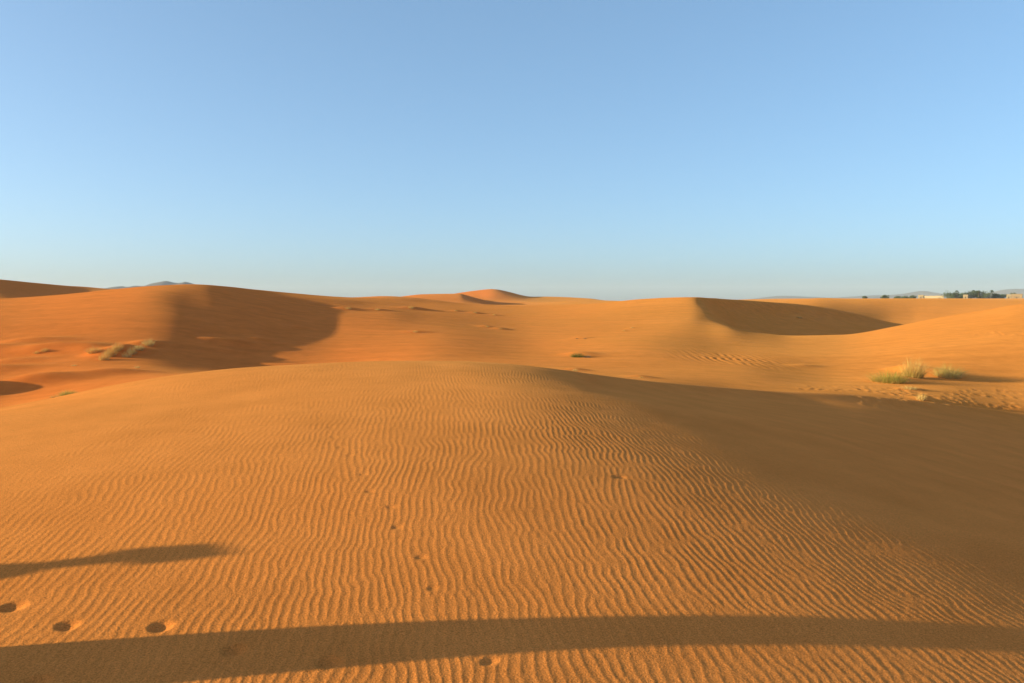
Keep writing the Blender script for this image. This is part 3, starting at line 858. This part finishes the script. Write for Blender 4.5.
def person(x, y, face, k, robe_mat, label, flare):
    z = ground_z(x, y) + CAM_Z
    o = empty('person', (x, y, z), face); o.scale = (k, k, k)
    P = [(0, 0, .93), (0, .01, 1.15), (0, .01, 1.36), (0, .0, 1.47), (0, -.015, 1.56), (0, -.02, 1.66),
         (.10, 0, .86), (.105, -.01, .48), (.105, .03, .09), (.105, -.09, .03), (-.10, 0, .86), (-.105, -.01, .48), (-.105, .03, .09), (-.105, -.09, .03),
         (.17, .01, 1.38), (.215, .02, 1.12), (.225, -.03, .88), (-.17, .01, 1.38), (-.215, .02, 1.12), (-.225, -.03, .88)]
    Eg = [(0, 1), (1, 2), (2, 3), (3, 4), (4, 5), (0, 6), (6, 7), (7, 8), (8, 9), (0, 10), (10, 11), (11, 12), (12, 13), (2, 14), (14, 15), (15, 16), (2, 17), (17, 18), (18, 19)]
    rad = [.12, .115, .13, .055, .085, .075, .085, .058, .042, .035, .085, .058, .042, .035, .06, .045, .032, .06, .045, .032]
    n = len(P)
    for sgn, wr_ in ((1, 16), (-1, 19)):
        wx, wy, wz = P[wr_]
        palm = len(P); P.append((wx + .005 * sgn, wy - .02, wz - .07)); Eg.append((wr_, palm)); rad.append(.030)
        for q, (oy, L) in enumerate([(-.045, .075), (-.022, .088), (.0, .082), (.022, .066)]):
            a_ = len(P); P.append((wx + .008 * sgn, wy - .02 + oy * .9, wz - .105)); Eg.append((palm, a_)); rad.append(.0105)
            P.append((wx + .0 * sgn, wy - .025 + oy, wz - .105 - L * .55)); Eg.append((a_, a_ + 1)); rad.append(.0095)
            P.append((wx - .014 * sgn, wy - .03 + oy, wz - .105 - L)); Eg.append((a_ + 1, a_ + 2)); rad.append(.008)
        a_ = len(P); P.append((wx - .012 * sgn, wy - .06, wz - .06)); Eg.append((palm, a_)); rad.append(.012)
        P.append((wx - .016 * sgn, wy - .078, wz - .095)); Eg.append((a_, a_ + 1)); rad.append(.0095)
    skin_body('body', P, Eg, rad, M['skin'], o)
    # robe: rings from hem to shoulder
    V = []; F = []; ring = 28
    prof_ = [(.07, .21 + flare, .30 + flare), (.35, .20 + flare * .8, .25 + flare * .75), (.7, .20 + flare * .3, .21 + flare * .3), (.95, .21, .165), (1.15, .22, .155), (1.3, .235, .15), (1.40, .21, .12), (1.46, .10, .085)]
    for i, (zz, rx, ry) in enumerate(prof_):
        for q in range(ring):
            a = 2 * math.pi * q / ring
            fold = 1 + .05 * math.sin(a * 7 + i * .6) * max(0, 1 - zz)
            V.append((math.cos(a) * rx * fold, math.sin(a) * ry * fold, zz))
        if i:
            for q in range(ring):
                F.append(((i - 1) * ring + q, (i - 1) * ring + (q + 1) % ring, i * ring + (q + 1) % ring, i * ring + q))
    rb = mesh_obj('robe', V, F, M[robe_mat], o)
    so_ = rb.modifiers.new('cloth', 'SOLIDIFY'); so_.thickness = .012; so_.offset = 1
    for sgn in (1, -1):
        V = []; F = []
        for i, (cx, cy, cz, r_) in enumerate([(.15, .01, 1.40, .075), (.20, .015, 1.25, .082), (.225, .02, 1.08, .086), (.232, -.02, .92, .095)]):
            for q in range(14):
                a = 2 * math.pi * q / 14
                V.append((sgn * (cx + math.cos(a) * r_ * .75), cy + math.sin(a) * r_, cz))
            if i:
                for q in range(14):
                    F.append(((i - 1) * 14 + q, (i - 1) * 14 + (q + 1) % 14, i * 14 + (q + 1) % 14, i * 14 + q))
        sv = mesh_obj('sleeve', V, F, M[robe_mat], o)
        so_ = sv.modifiers.new('cloth', 'SOLIDIFY'); so_.thickness = .008; so_.offset = 1
    # wound head scarf: three stacked turns over the skull
    V = []; F = []; ns, nr_ = 26, 10
    for turn, (zc, R0, r0) in enumerate([(1.635, .095, .036), (1.675, .090, .036), (1.712, .072, .034)]):
        b = len(V)
        for i in range(ns):
            a = 2 * math.pi * i / ns
            for q in range(nr_):
                c = 2 * math.pi * q / nr_
                rr_ = R0 + r0 * math.cos(c) + .004 * math.sin(a * 6 + turn)
                V.append((math.cos(a) * rr_, math.sin(a) * rr_ * 1.08 - .005, zc + r0 * math.sin(c) + .012 * math.sin(a * 2 + turn * 2)))
        for i in range(ns):
            for q in range(nr_):
                F.append((b + i * nr_ + q, b + ((i + 1) % ns) * nr_ + q, b + ((i + 1) % ns) * nr_ + (q + 1) % nr_, b + i * nr_ + (q + 1) % nr_))
    b = len(V); V.append((0, -.005, 1.765))
    for i in range(ns):
        a = 2 * math.pi * i / ns; V.append((math.cos(a) * .075, math.sin(a) * .08 - .005, 1.73))
    F += [(b, b + 1 + i, b + 1 + (i + 1) % ns) for i in range(ns)]
    mesh_obj('head_scarf', V, F, M['scarf'], o)
    return tag(o, label, 'person')


person(-4.55, 3.83, R(186), 1.0, 'robe', 'person in a long blue robe and yellow head scarf, nearer the camera', .06)
person(-9.15, 4.62, R(176), 1.0, 'robe_w', 'person in a long white robe and yellow head scarf, farther to the left', .10)


# ------------------------------------------------------------------ air
def build_haze():
    L = 8600.0
    v = [(sx * L, sy * L, z) for z in (-30.0, 150.0) for sx, sy in ((-1, -1), (1, -1), (1, 1), (-1, 1))]
    f = [(3, 2, 1, 0), (4, 5, 6, 7), (0, 1, 5, 4), (1, 2, 6, 5), (2, 3, 7, 6), (3, 0, 4, 7)]
    m = bpy.data.materials.new('desert air'); m.use_nodes = True
    nt = m.node_tree; nt.nodes.clear()
    out = nt.nodes.new('ShaderNodeOutputMaterial'); pv = nt.nodes.new('ShaderNodeVolumePrincipled')
    pv.inputs['Color'].default_value = (.86, .89, 1.0, 1)
    pv.inputs['Density'].default_value = HAZE
    nt.links.new(pv.outputs[0], out.inputs['Volume'])
    o = mesh_obj('haze', v, f, m, smooth=False)
    tag(o, kind='stuff')


HAZE = 0.00007
build_haze()

# ------------------------------------------------------------------ light
w = bpy.data.worlds.new('World'); SC.world = w; w.use_nodes = True
nt = w.node_tree; nt.nodes.clear()
wo = nt.nodes.new('ShaderNodeOutputWorld'); bg = nt.nodes.new('ShaderNodeBackground')
sky = nt.nodes.new('ShaderNodeTexSky'); sky.sky_type = 'NISHITA'; sky.sun_disc = False
# direction towards the sun
az = R(180 + SUN_AZ)                                   # from +x, anticlockwise: west and a little behind
L = Vector((math.cos(az) * math.cos(R(SUN_EL)), math.sin(az) * math.cos(R(SUN_EL)), math.sin(R(SUN_EL))))
sky.sun_elevation = R(SUN_EL)
sky.sun_rotation = math.atan2(L.x, L.y)
sky.air_density = 0.65; sky.dust_density = 1.6; sky.ozone_density = 4.0; sky.altitude = 0
bg.inputs['Strength'].default_value = 0.15
wb = nt.nodes.new('ShaderNodeMixRGB'); wb.blend_type = 'MULTIPLY'; wb.inputs[0].default_value = 1   # white balance of the daylight
wb.inputs[2].default_value = (.96, .985, .93, 1)
gm = nt.nodes.new('ShaderNodeGamma'); gm.inputs[1].default_value = 0.65      # curve on the sky colour, flattens its contrast
nt.links.new(sky.outputs[0], gm.inputs[0]); nt.links.new(gm.outputs[0], wb.inputs[1]); nt.links.new(wb.outputs[0], bg.inputs[0]); nt.links.new(bg.outputs[0], wo.inputs[0])

sl_ = bpy.data.lights.new('sun', 'SUN'); sl_.energy = 3.0; sl_.angle = R(0.53); sl_.color = (1.0, .91, .50)
so = link(bpy.data.objects.new('sun', sl_)); so.rotation_euler = L.to_track_quat('Z', 'Y').to_euler()
so.location = (-40, -5, 30)

# ------------------------------------------------------------------ camera and view
cam = bpy.data.cameras.new('camera'); cam.lens = 28.0; cam.sensor_width = 36.0; cam.clip_start = .05; cam.clip_end = 40000
co = link(bpy.data.objects.new('camera', cam)); co.location = (0, 0, CAM_Z); co.rotation_euler = (math.pi / 2 - PITCH, 0, 0)
SC.camera = co
SC.view_settings.view_transform = 'Standard'; SC.view_settings.look = 'None'
SC.view_settings.exposure = 1.66; SC.view_settings.gamma = 1.0; SC.view_settings.use_curve_mapping = False
SC.render.engine = 'CYCLES'
SC.cycles.volume_bounces = 0
SC.cycles.max_bounces = 8; SC.cycles.diffuse_bounces = 6
